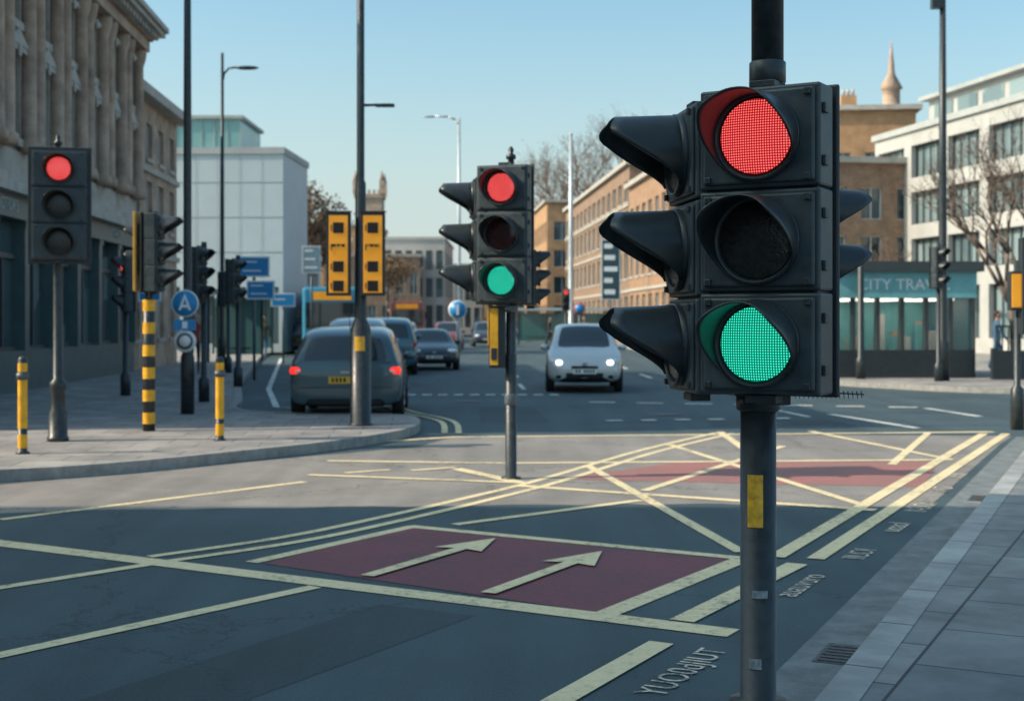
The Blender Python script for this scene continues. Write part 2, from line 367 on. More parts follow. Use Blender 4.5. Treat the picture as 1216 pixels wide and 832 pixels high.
# ------------------------------------------------------------------ traffic signals
def visor(name,parent,x,z,r,L,m,yoff=0,droop=.07):
    n=40; b=MB(); vs=[];fs=[]; amax=R(135); rows=7
    for j in range(rows):
        t=j/(rows-1)
        for i in range(n+1):
            a=-amax+2*amax*i/n; aa=abs(a)/amax
            f=1-.14*(1-aa)**2 if aa<.35 else 1-.06
            s=min(1,max(0,(aa-.36)/.64)); f=(f)*(1-s*s*(3-2*s)*.90)
            if .2<aa<.5: f=min(1,f+.05*math.sin((aa-.2)/.3*math.pi))
            y=-L*f*t
            rr=r*(1+.04*t)
            vs.append((x+rr*math.sin(a),y+yoff,z+rr*math.cos(a)+droop*y))
    for j in range(rows-1):
        for i in range(n):
            k=j*(n+1)+i; fs.append((k,k+1,k+n+2,k+n+1))
    b.add(vs,fs,0,True); o=b.obj(name,[m],parent)
    sm=o.modifiers.new('s','SOLIDIFY'); sm.thickness=.007; sm.offset=0
    return o
def head(parent,loc,rot,W=.50,mh=.405,lit=('r',None,'g'),L=.25,back=True,depth=.15,r=.158,board=0):
    h=E('signal_head',loc,rot,1,parent); n=len(lit); H=mh*n
    b=MB()
    for i in range(n):
        z1=H/2-i*mh; z0=z1-mh
        b.box(-W/2,W/2,0,depth,z0+.004,z1-.004,0)
        b.box(-W/2+.018,W/2-.018,-.016,.003,z0+.02,z1-.02,0)
    b.box(-W/2+.02,W/2-.02,depth*.2,depth+.03,-H/2+.01,H/2-.01,1)
    if back: b.box(-W/2-.012,W/2+.012,depth+.0301,depth+.05,-H/2-.01,H/2+.012,1)
    if board: b.box(-W/2-board,W/2+board,depth*.5,depth*.5+.012,-H/2-board,H/2+board,1)
    b.obj('casing',[CASE,BLACK],h,bevel=.010)
    c=MB()
    for i in range(n):
        z1=H/2-i*mh
        for sx in(-1,1):
            c.box(sx*W*.41-.012,sx*W*.41+.012,-.028,-.0161,z1-.05,z1-.025,0)
            c.box(sx*W*.41-.012,sx*W*.41+.012,-.028,-.0161,z1-mh+.025,z1-mh+.05,0)
        c.box(W/2+.0005,W/2+.014,.02,.06,z1-mh*.3,z1-mh*.2,0); c.box(W/2+.0005,W/2+.014,.02,.06,z1-mh*.8,z1-mh*.7,0)
    c.box(-.05,.05,.03,.09,H/2+.0,H/2+.025,0)
    c.box(-.06,.06,.02,.10,-H/2-.03,-H/2+.0,0)
    c.obj('latches',[BLACK],h,bevel=.003)
    for i,l in enumerate(lit):
        z=H/2-mh*(i+.5)
        b=MB(); b.M=Matrix.Translation((0,-.017,z))@Matrix.Rotation(R(90),4,'X')
        b.lathe([(r+.012,0),(r+.012,.022),(r-.002,.024),(r-.010,.0)],n=48,cap=False)
        b.obj('bezel',[BLACKG],h)
        b=MB(); b.M=Matrix.Rotation(R(90),4,'X')
        pr=[(.0005,.028)]+[(r*.97*math.sin(t*math.pi/2/8),.028*math.cos(t*math.pi/2/8)) for t in range(1,9)]
        b.lathe(pr[::-1],n=48)
        m={'r':LRED,'g':LGRN,None:LOFF,'d':LOFFR}[l]
        b.obj('lens',[m],h,(0,-.018,z))
        visor('visor',h,0,z,r+.006,L,BLACKG,-.016)
    return h
def pole(parent,prof,m=POLE,loc=(0,0,0),name='pole',n=28):
    b=MB(); b.lathe(prof,n=n); return b.obj(name,[m],parent,loc)
FIN=lambda z:[(.03,z),(.032,z+.07),(.05,z+.075),(.05,z+.11),(.022,z+.13),(.03,z+.17),(.012,z+.2)]

T=E('traffic_light',(.95,5.2,.11))
pole(T,[(.11,0),(.11,.03),(.069,.035),(.069,1.26)])
pole(T,[(.062,2.30),(.060,2.42),(.0615,2.4201),(.0615,6.0),(.03,6.05)],loc=(.036,0,0),name='upper_pole')
b=MB(); b.lathe([(.075,1.14),(.085,1.15),(.085,1.20),(.075,1.21)],n=28)
b.box(-.03,.10,-.13,-.05,1.17,1.21); b.box(-.10,.17,-.06,.09,1.20,1.225); b.box(.02,.05,-.03,.26,2.30,2.33)
b.box(-.02,.09,-.08,.08,2.36,2.39); b.obj('bracket',[POLE],T,bevel=.004)
b=MB(); b.lathe([(.065,2.40),(.070,2.405),(.070,2.48),(.065,2.485)],.036,0,n=28); b.obj('collar',[POLE],T)
b=MB(); b.lathe([(.0705,.70),(.0705,.90)],n=10,a0=R(-135),a1=R(-85),cap=False); b.obj('yellow_sticker',[STICK],T)
b=MB(); b.lathe([(.0705,.43),(.0705,.46)],n=10,a0=R(-120),a1=R(-70),cap=False);b.lathe([(.0705,.16),(.0705,.20)],n=10,a0=R(-130),a1=R(-90),cap=False); b.obj('grey_sticker',[STICKG],T)
head(T,(-.035,-.20,1.785),R(-31),L=.24,W=.47,mh=.383,r=.154)
head(T,(-.275,.15,1.765),R(-83),lit=(None,None,None),L=.30,W=.44,mh=.375,r=.152)
head(T,(.27,.20,1.81),R(104),W=.26,mh=.22,lit=(None,None),L=.19,r=.09,depth=.12)
b=MB(); b.tube((.1,-.05,1.22),(.40,-.03,1.205),.004,.003,6); 
for i in range(16): b.tube((.13+i*.017,-.05,1.218),(.133+i*.017,-.05,1.19),.003,.001,4)
b.obj('cable_brush',[BLACK],T)

T=E('traffic_light',(-.01,13.6,0))
pole(T,[(.10,0),(.10,.02),(.057,.025),(.057,1.25),(.05,1.26),(.05,3.15)]+FIN(3.15))
b=MB(); b.lathe([(.062,.75),(.066,.76),(.066,.85),(.062,.86)]); b.lathe([(.062,1.68),(.07,1.69),(.07,1.75),(.062,1.76)]); b.box(-.06,.02,-.2,-.04,1.70,1.74); b.obj('collar',[GREYP],T)
head(T,(-.09,-.22,2.455),R(-18),W=.53,mh=.46,r=.17,lit=('r','d','g'),L=.24)
head(T,(-.38,.20,2.42),R(-82),W=.45,mh=.42,r=.16,lit=(None,None,None),L=.34)
head(T,(.26,.12,2.03),R(88),W=.30,mh=.19,r=.075,lit=(None,None,None),L=.13,depth=.12)
b=MB(); b.box(-.22,-.055,-.10,.10,1.12,1.74,0); b.box(-.235,-.222,-.08,.08,1.35,1.70,1); b.box(-.21,-.13,-.112,-.1005,1.15,1.72,1); b.box(-.20,-.14,-.118,-.1125,1.2,1.32,0)
b.obj('push_button_unit',[BLACK,YEL],T,bevel=.012)

T=E('traffic_light',(-5.56,16.5,.12))
pole(T,[(.13,0),(.13,.05),(.115,.06),(.11,.35),(.085,.40),(.085,.62),(.10,.64),(.10,.72),(.06,.76),(.055,2.2),(.05,3.55)]+FIN(3.55))
head(T,(.08,-.2,2.87),R(12),W=.64,mh=.44,r=.17,lit=('r',None,None),L=.20,board=.05)

T=E('traffic_light',(-4.85,18.0,.12))
pole(T,[(.08,0),(.08,1.75),(.05,1.76),(.05,2.95)])
b=MB()
for i in range(6):
    b.lathe([(.0815,.10+i*.30),(.0815,.25+i*.30)],n=24,cap=False)
b.obj('yellow_bands',[YEL],T)
head(T,(.14,0,2.38),R(84),W=.34,mh=.35,r=.13,lit=(None,None,None),L=.28)
head(T,(-.12,.05,2.45),R(-80),W=.3,mh=.33,r=.12,lit=(None,None),L=.20)
b=MB(); b.box(-.17,-.13,-.17,.17,1.86,2.92); b.obj('yellow_backing',[DULLY],T,bevel=.01)

def small_signal(x,y,zc_,rot,H=.95,z0=.12,lit=(None,None,None),ph=None,W=.34):
    T=E('traffic_light',(x,y,z0)); pole(T,[(.10,0),(.10,.4),(.055,.45),(.05,ph or zc_+H/2+.1)])
    head(T,(0,-.16,zc_),rot,W=W,mh=H/3,r=H/3*.38,lit=lit,L=.2); return T
small_signal(-6.1,30,2.35,R(80))
small_signal(-8.0,38,2.35,R(70))
small_signal(-7.6,26.5,2.2,R(-60),H=1.1,lit=('r',None,None))
small_signal(-5.6,24.5,2.3,R(70),H=1.0)
small_signal(2.4,60,2.4,R(0),lit=('r',None,None))
small_signal(7.6,60,2.4,R(20))
T=E('traffic_light',(6.88,18.35,.11)); pole(T,[(.09,0),(.09,.55),(.045,.6),(.045,2.3)])
b=MB(); b.box(-.16,-.0,-.2,-.05,1.62,2.15,0); b.box(-.15,-.01,-.212,-.2005,1.66,2.11,1); b.box(-.02,.3,-.25,-.08,1.3,2.6,0); b.obj('control_box',[BLACK,AMB],T,bevel=.01)

# ------------------------------------------------------------------ street furniture
T=E('street_lamp',(-2.13,18.96,.12))
pole(T,[(.17,0),(.17,.03),(.145,.035),(.145,1.35),(.085,1.5),(.075,3.4),(.055,3.45),(.05,9.5)])
b=MB(); b.tube((.03,0,4.5),(.42,-.05,4.5),.02,.02); b.box(.22,.48,-.09,.0,4.47,4.51); b.obj('bracket_arm',[POLE],T)
b=MB(); b.lathe([(.147,1.05),(.147,1.25)],n=20,a0=R(-120),a1=R(-60),cap=False);  b.obj('yellow_sticker',[STICK],T)
for cx in(-.29,.19):
    s=E('information_panel',(cx,-.18,2.40),R(4),1,T)
    b=MB(); b.box(-.17,.17,0,.16,-.58,.58,0); b.box(-.13,.13,-.012,.001,-.54,.54,1)
    for k in range(4):
        b.box(-.075,.075,-.02,-.0125,.44-k*.27-.15,.44-k*.27,2) if k!=1 else b.box(-.09,.09,-.02,-.0125,.1,.14,2)
        b.box(-.105,-.09,-.02,-.0125,.44-k*.27-.12,.44-k*.27-.03,2)
    b.box(-.19,.19,-.02,.02,.5805,.60,0)
    b.obj('panel',[BLACK,AMB,DARK],s,bevel=.008)
    text('panel_text',('A6\nBUS' if cx<0 else 'P 12\nCITY'),.1,YEL,s,(0,-.021,.05),(R(90),0,0))
def lampcol(x,y,H,arm=None,r=.07,m=POLE,name='street_lamp',armz=None,z0=.12,flood=False):
    T=E(name,(x,y,z0)); pole(T,[(r*1.7,0),(r*1.7,.9),(r*1.1,1.0),(r,H*.5),(r*.7,H)],m)
    b=MB()
    if arm:
        az=armz or H
        P=[(0,0,az-.4),(arm*.12,0,az-.1),(arm*.4,0,az+.05),(arm*.9,0,az+.08)]
        for a,c in zip(P,P[1:]): b.tube(a,c,r*.55,r*.5)
        sx=1 if arm>0 else -1
        b.ell((arm*.9+sx*.28,0,az+.06),(.36,.12,.06))
    else: b.ell((0,0,H),(r*.9,r*.9,.1))
    if flood: b.box(-.28,.0,-.1,.1,9.1,9.35); b.box(-.1,.1,-.1,.1,9.36,9.42)
    b.obj('lantern',[m],T); return T
lampcol(-5.13,21.3,9.5,None,.062)
lampcol(-8.6,40,9.4,.5,.06,armz=8.9)
lampcol(-2.75,70,12.1,-1.4,.09,GALV,z0=0)
lampcol(3.5,80,12.6,None,.14,GALV,z0=0)
lampcol(10.55,33,10.2,None,.095,flood=True)
small_signal(10.35,32.7,2.75,R(40),H=1.0,lit=(None,None,None),W=.36)
T=E('bollard',(8.8,34,.12)); pole(T,[(.12,0),(.12,.5),(.08,.55),(.08,3.0),(.05,3.05)])
S=E('traffic_sign',(-5.13,21.15,0))
b=MB(); b.M=Matrix.Translation((0,0,1.86))@Matrix.Rotation(R(90),4,'X')
b.lathe([(.215,0),(.215,.02)],n=36,mi=1); b.lathe([(.195,.0205),(.195,.024)],n=36,mi=0)
b.M=Matrix.Identity(4); b.box(-.17,.17,-.03,-.01,1.44,1.61,0); b.box(-.04,.04,-.032,-.0301,1.47,1.58,1)
b.M=Matrix.Translation((0,0,1.27))@Matrix.Rotation(R(90),4,'X'); b.lathe([(.175,0),(.175,.02)],n=36,mi=1); b.lathe([(.13,.0205),(.13,.024)],n=36,mi=2);b.lathe([(.09,.0245),(.09,.027)],n=36,mi=1)
b.M=Matrix.Identity(4)
b.add([(-.10,-.0255,1.76),(-.06,-.0255,1.76),(0,-.0255,1.94),(.06,-.0255,1.76),(.10,-.0255,1.76),(0,-.0255,2.02)],[(0,1,2,5),(2,3,4,5)],1)
b.box(-.05,.05,-.028,-.0256,1.80,1.84,1)
b.box(-.03,.03,.0,.1,1.2,2.1,2)
b.obj('sign_plates',[BLUE,WHT,GREYP],S)
def rect_sign(x,y,z0,z1,w,m,name='direction_sign',lines=0,rot=0,post=True):
    S=E(name,(x,y,0),rot); b=MB(); b.box(-w/2,w/2,0,.03,z0,z1,0); b.box(-w/2+.04,w/2-.04,-.006,-.0001,z0+.04,z1-.04,2)
    h=(z1-z0)
    for i in range(lines):
        zc2=z1-h*(i+.6)/(lines+.3); b.box(-w*.35,w*(.1+.25*((i*37)%3)/2),-.012,-.0065,zc2-h*.04,zc2+h*.04,1)
    if post: b.tube((0,.06,0),(0,.06,z1),.04,.04,8,3)
    b.obj('plate',[WHT,WHT,m,GREYP],S); return S
DKSIGN=mat('sign_dark',(.03,.06,.08),.5)
GSIGN=mat('sign_greyblue',(.20,.32,.38),.5)
rect_sign(-6.9,36,2.75,3.3,.85,BLUE,lines=2); rect_sign(-6.7,35.9,2.15,2.65,.75,BLUE,lines=2,post=False)
rect_sign(-7.3,49,3.3,4.3,.68,GSIGN,lines=3)
rect_sign(-8.5,50,2.1,2.6,.9,BLUE,lines=1)
rect_sign(4.4,60,2.5,5.2,.85,DKSIGN,'banner_sign',lines=5)
rect_sign(-7.8,29,2.0,2.35,.5,BLUE,lines=1)
S=E('traffic_sign',(-2.1,52,0)); b=MB(); b.tube((0,.05,0),(0,.05,2.2),.04,.04,8,2)
b.M=Matrix.Translation((0,0,2.0))@Matrix.Rotation(R(90),4,'X'); b.lathe([(.36,0),(.36,.02)],n=28,mi=1); b.lathe([(.32,.0205),(.32,.026)],n=28,mi=0); b.M=Matrix.Identity(4); b.box(-.05,.05,-.035,-.027,1.8,2.2,1)
b.obj('sign_disc',[BLUE,WHT,GREYP],S)
S=E('traffic_sign',(3.2,64,0)); b=MB(); b.tube((0,.05,0),(0,.05,2.2),.04,.04,8,2)
b.M=Matrix.Translation((0,0,2.15))@Matrix.Rotation(R(90),4,'X'); b.lathe([(.27,0),(.27,.02)],n=28,mi=0); b.lathe([(.21,.0205),(.21,.026)],n=28,mi=1)
b.obj('sign_disc',[mat('sign_red',(.45,.04,.04)),BLUE,GREYP],S)

def bollard(x,y,h,r=.05):
    T=E('bollard',(x,y,.12))
    pole(T,[(r*1.5,0),(r*1.5,.02),(r,.03),(r,h-.03),(r*.6,h)],POLE)
    b=MB(); b.lathe([(r+.0015,h*.06),(r+.0015,h*.20)],n=24,cap=False,mi=0); b.lathe([(r+.0015,h*.26),(r+.0015,h*.76)],n=24,cap=False); b.lathe([(r+.0015,h*.84),(r+.0015,h*.93)],n=24,cap=False)
    b.obj('yellow_bands',[YEL],T)
    b=MB(); b.lathe([(r*1.35,h*.77),(r*1.35,h*.83)],n=24); b.obj('collar',[GREYP],T)
bollard(-5.43,14.95,1.08); bollard(-3.6,16.6,1.03)
def shelter(x,y,w,h,d=1.6,rot=0):
    T=E('bus_shelter',(x,y,.12),rot); b=MB()
    b.box(-.1,w+.1,-.1,d+.1,h,h+.16,0)
    n=max(2,int(w/1.5))
    for i in range(n+1):
        b.box(i*w/n-.04,i*w/n+.04,d-.08,d,0,h,1)
        if i in(0,n): b.box(i*w/n-.04,i*w/n+.04,0,.08,0,h,1)
    for i in range(n): b.box(i*w/n+.05,(i+1)*w/n-.05,d-.05,d-.03,.25,h-.15,2)
    b.box(.4,w-.4,d-.5,d-.2,.45,.5,1)
    b.obj('shelter',[PALEM,POLE,TEALG],T)
PALEM=mat('shelter_roof',(.42,.45,.46),.5,var=.1)
TEALG=glassmat('shelter_glass',(.05,.14,.14),(.14,.28,.27))
shelter(.4,80,5.2,2.05); shelter(-13.2,58,2.6,2.6); shelter(-15.2,62,2.5,2.6); shelter(-10.6,47,1.6,2.4)

# ------------------------------------------------------------------ cars
def car(loc,rot,col,L=4.1,W=1.72,H=1.5,lit=False,tail=False,kind='hatch',name='car'):
    P=E(name,(loc[0],loc[1],0),rot)
    paintm=mat('car_paint',col,.28,metal=.3,var=.04,coat=.7)
    if kind=='hatch':
        ST=[(-2.06,.74,.34,.70,.76,.66),(-2.03,.84,.24,.90,.96,.77),(-1.80,.88,.22,.95,1.34,.65),(-1.55,.885,.21,.955,1.45,.63),(-.9,.89,.20,.95,1.50,.64),(-.1,.89,.2,.93,1.51,.64),(.35,.89,.2,.92,1.45,.62),(1.15,.88,.2,.90,.97,.75),(1.72,.85,.21,.80,.86,.69),(1.98,.78,.23,.66,.71,.60),(2.06,.66,.32,.52,.56,.50)]
        gl=(1,7); rg=1; fg=6
    else:
        ST=[(-2.06,.70,.34,.78,.84,.60),(-1.98,.80,.26,.88,.95,.68),(-1.60,.85,.22,.92,1.02,.70),(-.95,.87,.20,.93,1.38,.57),(-.1,.88,.2,.92,1.45,.59),(.40,.88,.2,.91,1.39,.57),(1.10,.87,.2,.88,.95,.72),(1.72,.84,.21,.78,.83,.66),(1.98,.76,.23,.64,.69,.58),(2.06,.62,.32,.5,.54,.46)]
        gl=(2,6); rg=2; fg=5
    sy=L/4.12; sx=W/1.78; sz=H/1.5
    V=[];F=[];Mi=[]; K=9
    for (y,w,zb,zs,zt,wt) in ST:
        half=[(0,zb),(w*.88,zb),(w*.99,zb+.13),(w*1.0,(zb+zs)/2+.05),(w*.965,zs),(wt+(w*.965-wt)*.86,zs+(zt-zs)*.12),(wt+(w*.965-wt)*.15,zs+(zt-zs)*.86),(wt*.86,zt-.012),(0,zt+.012)]
        ring=half+[(-x,z) for x,z in half[-2:0:-1]]
        V+=[(x*sx,y*sy,z*sz) for x,z in ring]
    n=2*K-2
    for s in range(len(ST)-1):
        for i in range(n):
            F.append((s*n+i,s*n+(i+1)%n,(s+1)*n+(i+1)%n,(s+1)*n+i))
            k=i if i<K-1 else n-1-i
            g=0
            if gl[0]<=s<gl[1]:
                if k==5 and not(kind=='hatch' and s==1): g=1
                if k==7 and s in(rg,fg): g=1
            if k in(0,): g=2
            Mi.append(g)
    F.append(tuple(range(n))); Mi.append(0); F.append(tuple((len(ST)-1)*n+i for i in range(n))[::-1]); Mi.append(0)
    me=bpy.data.meshes.new('body'); me.from_pydata(V,[],F)
    for m in(paintm,CGL,DARK): me.materials.append(m)
    for p,mi in zip(me.polygons,Mi): p.material_index=mi; p.use_smooth=True
    bm=bmesh.new(); bm.from_mesh(me); 
    bmesh.ops.recalc_face_normals(bm,faces=bm.faces)
    cr=bm.edges.layers.float.new('crease_edge')
    for e in bm.edges:
        ms={f.material_index for f in e.link_faces}
        if ms=={0,1}: e[cr]=.85
        a,b_=[v.index for v in e.verts]
        if a//n!=b_//n and (a%n) in(4,n-4): e[cr]=.65
        if a//n!=b_//n and (a%n) in(7,n-7): e[cr]=max(e[cr],.35)
        if a//n==b_//n and a//n in (0,1): e[cr]=max(e[cr],.45)
    bm.to_mesh(me); bm.free()
    o=bpy.data.objects.new('body',me); COL.objects.link(o)
    ss=o.modifiers.new('s','SUBSURF'); ss.levels=2; ss.render_levels=2
    cut=MB()
    wy=(-1.28*sy,1.30*sy)
    for y in wy:
        cut.M=Matrix.Translation((-1.2,y,.31*sz))@Matrix.Rotation(R(90),4,'Y'); cut.lathe([(.37*sz,0),(.37*sz,.62)],n=28)
        cut.M=Matrix.Translation((.58,y,.31*sz))@Matrix.Rotation(R(90),4,'Y'); cut.lathe([(.37*sz,0),(.37*sz,.62)],n=28)
    co=cut.obj('cut',[DARK]); bmc=bmesh.new(); bmc.from_mesh(co.data); bmesh.ops.recalc_face_normals(bmc,faces=bmc.faces); bmc.to_mesh(co.data); bmc.free()
    bo=o.modifiers.new('b','BOOLEAN'); bo.operation='DIFFERENCE'; bo.object=co; bo.solver='EXACT'
    dg=bpy.context.evaluated_depsgraph_get(); dg.update()
    nm=bpy.data.meshes.new_from_object(o.evaluated_get(dg)); o.modifiers.clear(); o.data=nm
    bpy.data.objects.remove(co)
    o.parent=P
    for y in wy:
        for sd in(-1,1):
            w=MB(); w.M=Matrix.Translation((sd*(W/2-.19),y,.31*sz))@Matrix.Rotation(R(90*sd),4,'Y')
            rr=.31*sz
            w.lathe([(rr*.62,.0),(rr*.95,0),(rr,.04),(rr,.15),(rr*.94,.185),(rr*.66,.19)],n=28,mi=0)
            w.lathe([(rr*.62,.19),(rr*.66,.192),(rr*.60,.17)],n=28,mi=1,cap=False); w.lathe([(rr*.62,.15),(rr*.1,.16)],n=28,mi=2,cap=False)
            for k in range(6):
                a=k*math.pi/3; w.tube((0,0,.175),(rr*.62*math.cos(a),rr*.62*math.sin(a),.175),.03,.022,6,1)
            w.lathe([(.06,.15),(.05,.185)],n=14,mi=1)
            w.obj('wheel',[RUB,RIM,DARK],P)
    d=MB(); f=L/2; r_=-L/2
    for sd in(-1,1):
        d.ell((sd*.60*sx,f-.17,.67*sz),(.17,.14,.085),1)
        d.ell((sd*.58*sx,f-.045,.665*sz),(.07,.03,.05),2 if lit else 1)
        d.ell((sd*.58*sx,f-.06,.36*sz),(.08,.05,.05),4)
        d.ell((sd*(W/2+.03),.72*sy,.97*sz),(.10,.07,.075),0); d.tube((sd*(W/2-.1),.75*sy,.93*sz),(sd*(W/2),.74*sy,.95*sz),.03,.03,6,4)
        d.ell((sd*.745*sx,r_+.085,.80*sz),(.12,.09,.10),3)
        d.ell((sd*.73*sx,r_+.008,.79*sz),(.04,.02,.025),1)
        d.ell((sd*.70*sx,r_+.045,.42*sz),(.09,.03,.03),3)
    d.box(-.42*sx,.42*sx,f-.10,f+.006,.34*sz,.44*sz,4); d.box(-.30*sx,.30*sx,f-.10,f+.0,.53*sz,.59*sz,4)
    d.box(-.26,.26,f+.0065,f+.02,.42*sz,.53*sz,6)
    d.box(-.26,.26,r_-.02,r_+.0,.60*sz,.71*sz,5)
    d.box(-.55*sx,.55*sx,r_-.012,r_+.06,.28*sz,.36*sz,4)
    d.box(-.72*sx,.72*sx,r_-.004,r_+.06,.535*sz,.545*sz,4)
    d.box(-.07,.07,r_+.0,r_+.04,.76*sz,.80*sz,7)
    d.box(-.05,.05,f-.08,f+.012,.60*sz,.66*sz,7)
    for sd in(-1,1):
        for y in(-.65,.35): d.box(sd*(.888*sx)-.002,sd*(.888*sx)+.002,y*sy-.004,y*sy+.004,.34*sz,.86*sz,4)
        for y in(-.5,.48): d.box(sd*.885*sx-.012,sd*.885*sx+.012,y*sy-.08,y*sy+.06,.78*sz,.81*sz,0)
        d.box(sd*.83*sx-.02,sd*.83*sx+.02,-.85*sy,.88*sy,.17*sz,.26*sz,4)
    for k in range(7):
        if k==4: continue
        d.box(-.21+k*.062,-.175+k*.062,r_-.0215,r_-.0201,.625*sz,.69*sz,4); d.box(-.21+k*.062,-.175+k*.062,f+.0201,f+.0215,.445*sz,.51*sz,4)
    if kind=='hatch': d.tube((0,r_+.09,1.02*sz),(-.25,r_+.13,1.10*sz),.012,.008,5,4)
    d.tube((0,-.9*sy,1.5*sz),(0,-1.15*sy,1.66*sz),.008,.004,5,4)
    d.obj('trim',[paintm,CHR,HLON,TAILON if tail else TAIL,DARK,PLY,PLW,RIM],P)
    return P
car((-2.74,23.3),R(3),(.06,.105,.125),L=4.1,W=1.82,H=1.50,tail=True,name='parked_car')
car((1.66,31.5),R(178),(.58,.59,.58),L=4.1,W=1.72,H=1.52,lit=True)
car((-2.75,44.8),R(188),(.03,.045,.055),L=4.2,W=1.72,H=1.38,kind='sedan')
car((-3.85,34),R(4),(.32,.39,.42),L=4.2,W=1.70,H=1.66,name='parked_car')
car((-3.75,41),R(4),(.05,.14,.19),L=4.2,W=1.74,H=1.68,name='parked_car')
car((-10.1,66),R(4),(.03,.04,.05),L=4.2,W=1.72,H=1.5,name='parked_car',tail=True)
car((-3.6,75),R(184),(.25,.05,.04)); car((-6.4,80),R(4),(.3,.32,.33)); car((-1.6,82),R(184),(.05,.06,.08))
def bus(x,y,rot,col):
    P=E('bus',(x,y,0),rot); b=MB(); m=mat('bus_paint',col,.35,coat=.4,var=.06)
    b.box(-1.25,1.25,0,10.5,.35,3.0,0); b.obj('body',[m],P,bevel=.12)
    b=MB(); b.box(-1.12,1.12,-.03,.02,1.25,2.35,0); b.box(-.8,.8,-.035,.015,2.45,2.8,1)
    for sd in(-1,1):
        b.box(sd*1.255-.02,sd*1.255+.02,.5,10,1.35,2.35,0)
        for yy in(2,8): b.M=Matrix.Translation((sd*1.1,yy,.48))@Matrix.Rotation(R(90),4,'Y'); b.lathe([(.48,-.18),(.48,.18)],n=20,mi=2); b.M=Matrix.Identity(4)
        b.box(sd*.9-.15,sd*.9+.15,-.03,.02,.75,.92,3); b.box(sd*1.4-.06,sd*1.4+.06,-.2,-.1,1.7,2.2,2)
    b.box(-1.1,1.1,-.03,.02,.4,.6,2)
    b.obj('glazing',[CGL,AMB,RUB,CHR],P)
bus(-7.6,57,R(7),(.04,.26,.40)); bus(-7.8,100,R(4),(.35,.1,.08))

# ------------------------------------------------------------------ buildings
def facade(b,W,H,zones,nb,pier,t=.25,mw=0,mf=1,mull=1,sill=None,zb=0):
    z=zb
    for (z0,z1) in zones:
        b.box(0,W,0,t,z,z0,mw)
        p=W/nb
        for i in range(nb+1):
            a=max(0,i*p-pier/2); c=min(W,i*p+pier/2); b.box(a,c,.0,t,z0,z1,mw)
        for i in range(nb):
            a=i*p+pier/2; c=(i+1)*p-pier/2
            b.box(a,a+.06,t-.12,t-.04,z0,z1,mf); b.box(c-.06,c,t-.12,t-.04,z0,z1,mf)
            b.box(a+.06,c-.06,t-.12,t-.04,z0,z0+.06,mf); b.box(a+.06,c-.06,t-.12,t-.04,z1-.06,z1,mf)
            for k in range(mull):
                xm=a+(c-a)*(k+1)/(mull+1); b.box(xm-.03,xm+.03,t-.11,t-.05,z0+.06,z1-.06,mf)
            if sill is not None: b.box(a-.06,c+.06,-.07,-.001,z0-.12,z0,sill)
        z=z1
    b.box(0,W,0,t,z,H,mw)
def block(name,loc,rot,W,D,H,zones,nb,pier,wall,frame,glass,trim=None,t=.25,mull=1,cornice=.12,sides=True,sill=False,roofh=.3,snb=None,band=False,chim=0):
    P=E(name,loc,rot); b=MB()
    facade(b,W,H,zones,nb,pier,t,mull=mull,sill=3 if sill else None)
    q=max(1,round((D-2*t)/(W/nb))) if snb is None else snb
    b.M=Matrix.Translation((0,D-t,0))@Matrix.Rotation(R(-90),4,'Z')
    if sides: facade(b,D-2*t,H,zones,q,pier,t,mull=mull)
    else: b.box(0,D-2*t,0,t,0,H)
    b.M=Matrix.Translation((W,t,0))@Matrix.Rotation(R(90),4,'Z')
    if sides: facade(b,D-2*t,H,zones,q,pier,t,mull=mull)
    else: b.box(0,D-2*t,0,t,0,H)
    b.M=Matrix.Identity(4); b.box(0,W,D-t,D,0,H)
    b.box(t+.01,W-t-.01,t+.01,D-t-.01,.02,H-.05,2)
    b.box(-cornice,W+cornice,-cornice,D+cornice,H,H+roofh,3)
    if band: 
        for z0,z1 in zones[:-1]: b.box(-.05,W+.05,-.10,-.003,z1+.25,z1+.42,3)
    for k in range(chim):
        x=W*(k+.5)/chim; b.box(x-.5,x+.5,D*.4,D*.4+.8,H+roofh,H+roofh+1.3,0)
        for j in range(3): b.lathe([(.12,H+roofh+1.3),(.1,H+roofh+1.75)],x-.3+j*.3,D*.4+.4,n=8,mi=3)
    b.obj('walls_and_windows',[wall,frame,glass,trim or wall],P)
    return P
STONE=mat('weathered_sandstone',(.42,.30,.225),.85,var=.38,scale=1.6,bump=.5,bscale=12)
STONEL=mat('pale_stone_trim',(.43,.39,.345),.85,var=.22,scale=2,bump=.3,bscale=12)
BRICK=slabs('orange_brick',(.42,.22,.11),(.34,.17,.085),(.35,.28,.22),.22,.075,0,.01,vertical=True)
BRICKD=slabs('brown_brick',(.34,.195,.12),(.26,.145,.088),(.28,.23,.18),.22,.075,0,.01,vertical=True)
SAND=mat('orange_sandstone',(.42,.24,.125),.85,var=.25,scale=1.2,bump=.3)
WHITEW=mat('white_render',(.42,.41,.39),.75,var=.10,scale=.8)
GREYW=mat('grey_cladding',(.46,.52,.54),.6,var=.05,scale=.6)
PALE=mat('pale_concrete',(.38,.39,.38),.8,var=.12,scale=.9)
FR=mat('window_frame_dark',(.05,.06,.065),.5,var=.1)
FRW=mat('window_frame_white',(.55,.56,.55),.5,var=.1)
GL=glassmat('window_glass',(.02,.035,.042),(.14,.18,.19),.08)
GLW=glassmat('window_glass_light',(.06,.10,.12),(.25,.32,.33),.10,.4)
SHOPG=glassmat('shop_glass',(.02,.05,.06),(.20,.25,.25),.05,.7)
FASC=mat('shopfront_fascia',(.065,.11,.115),.45,var=.15)
TEALC=mat('green_glass_cladding',(.20,.38,.37),.25,var=.15,scale=.5)

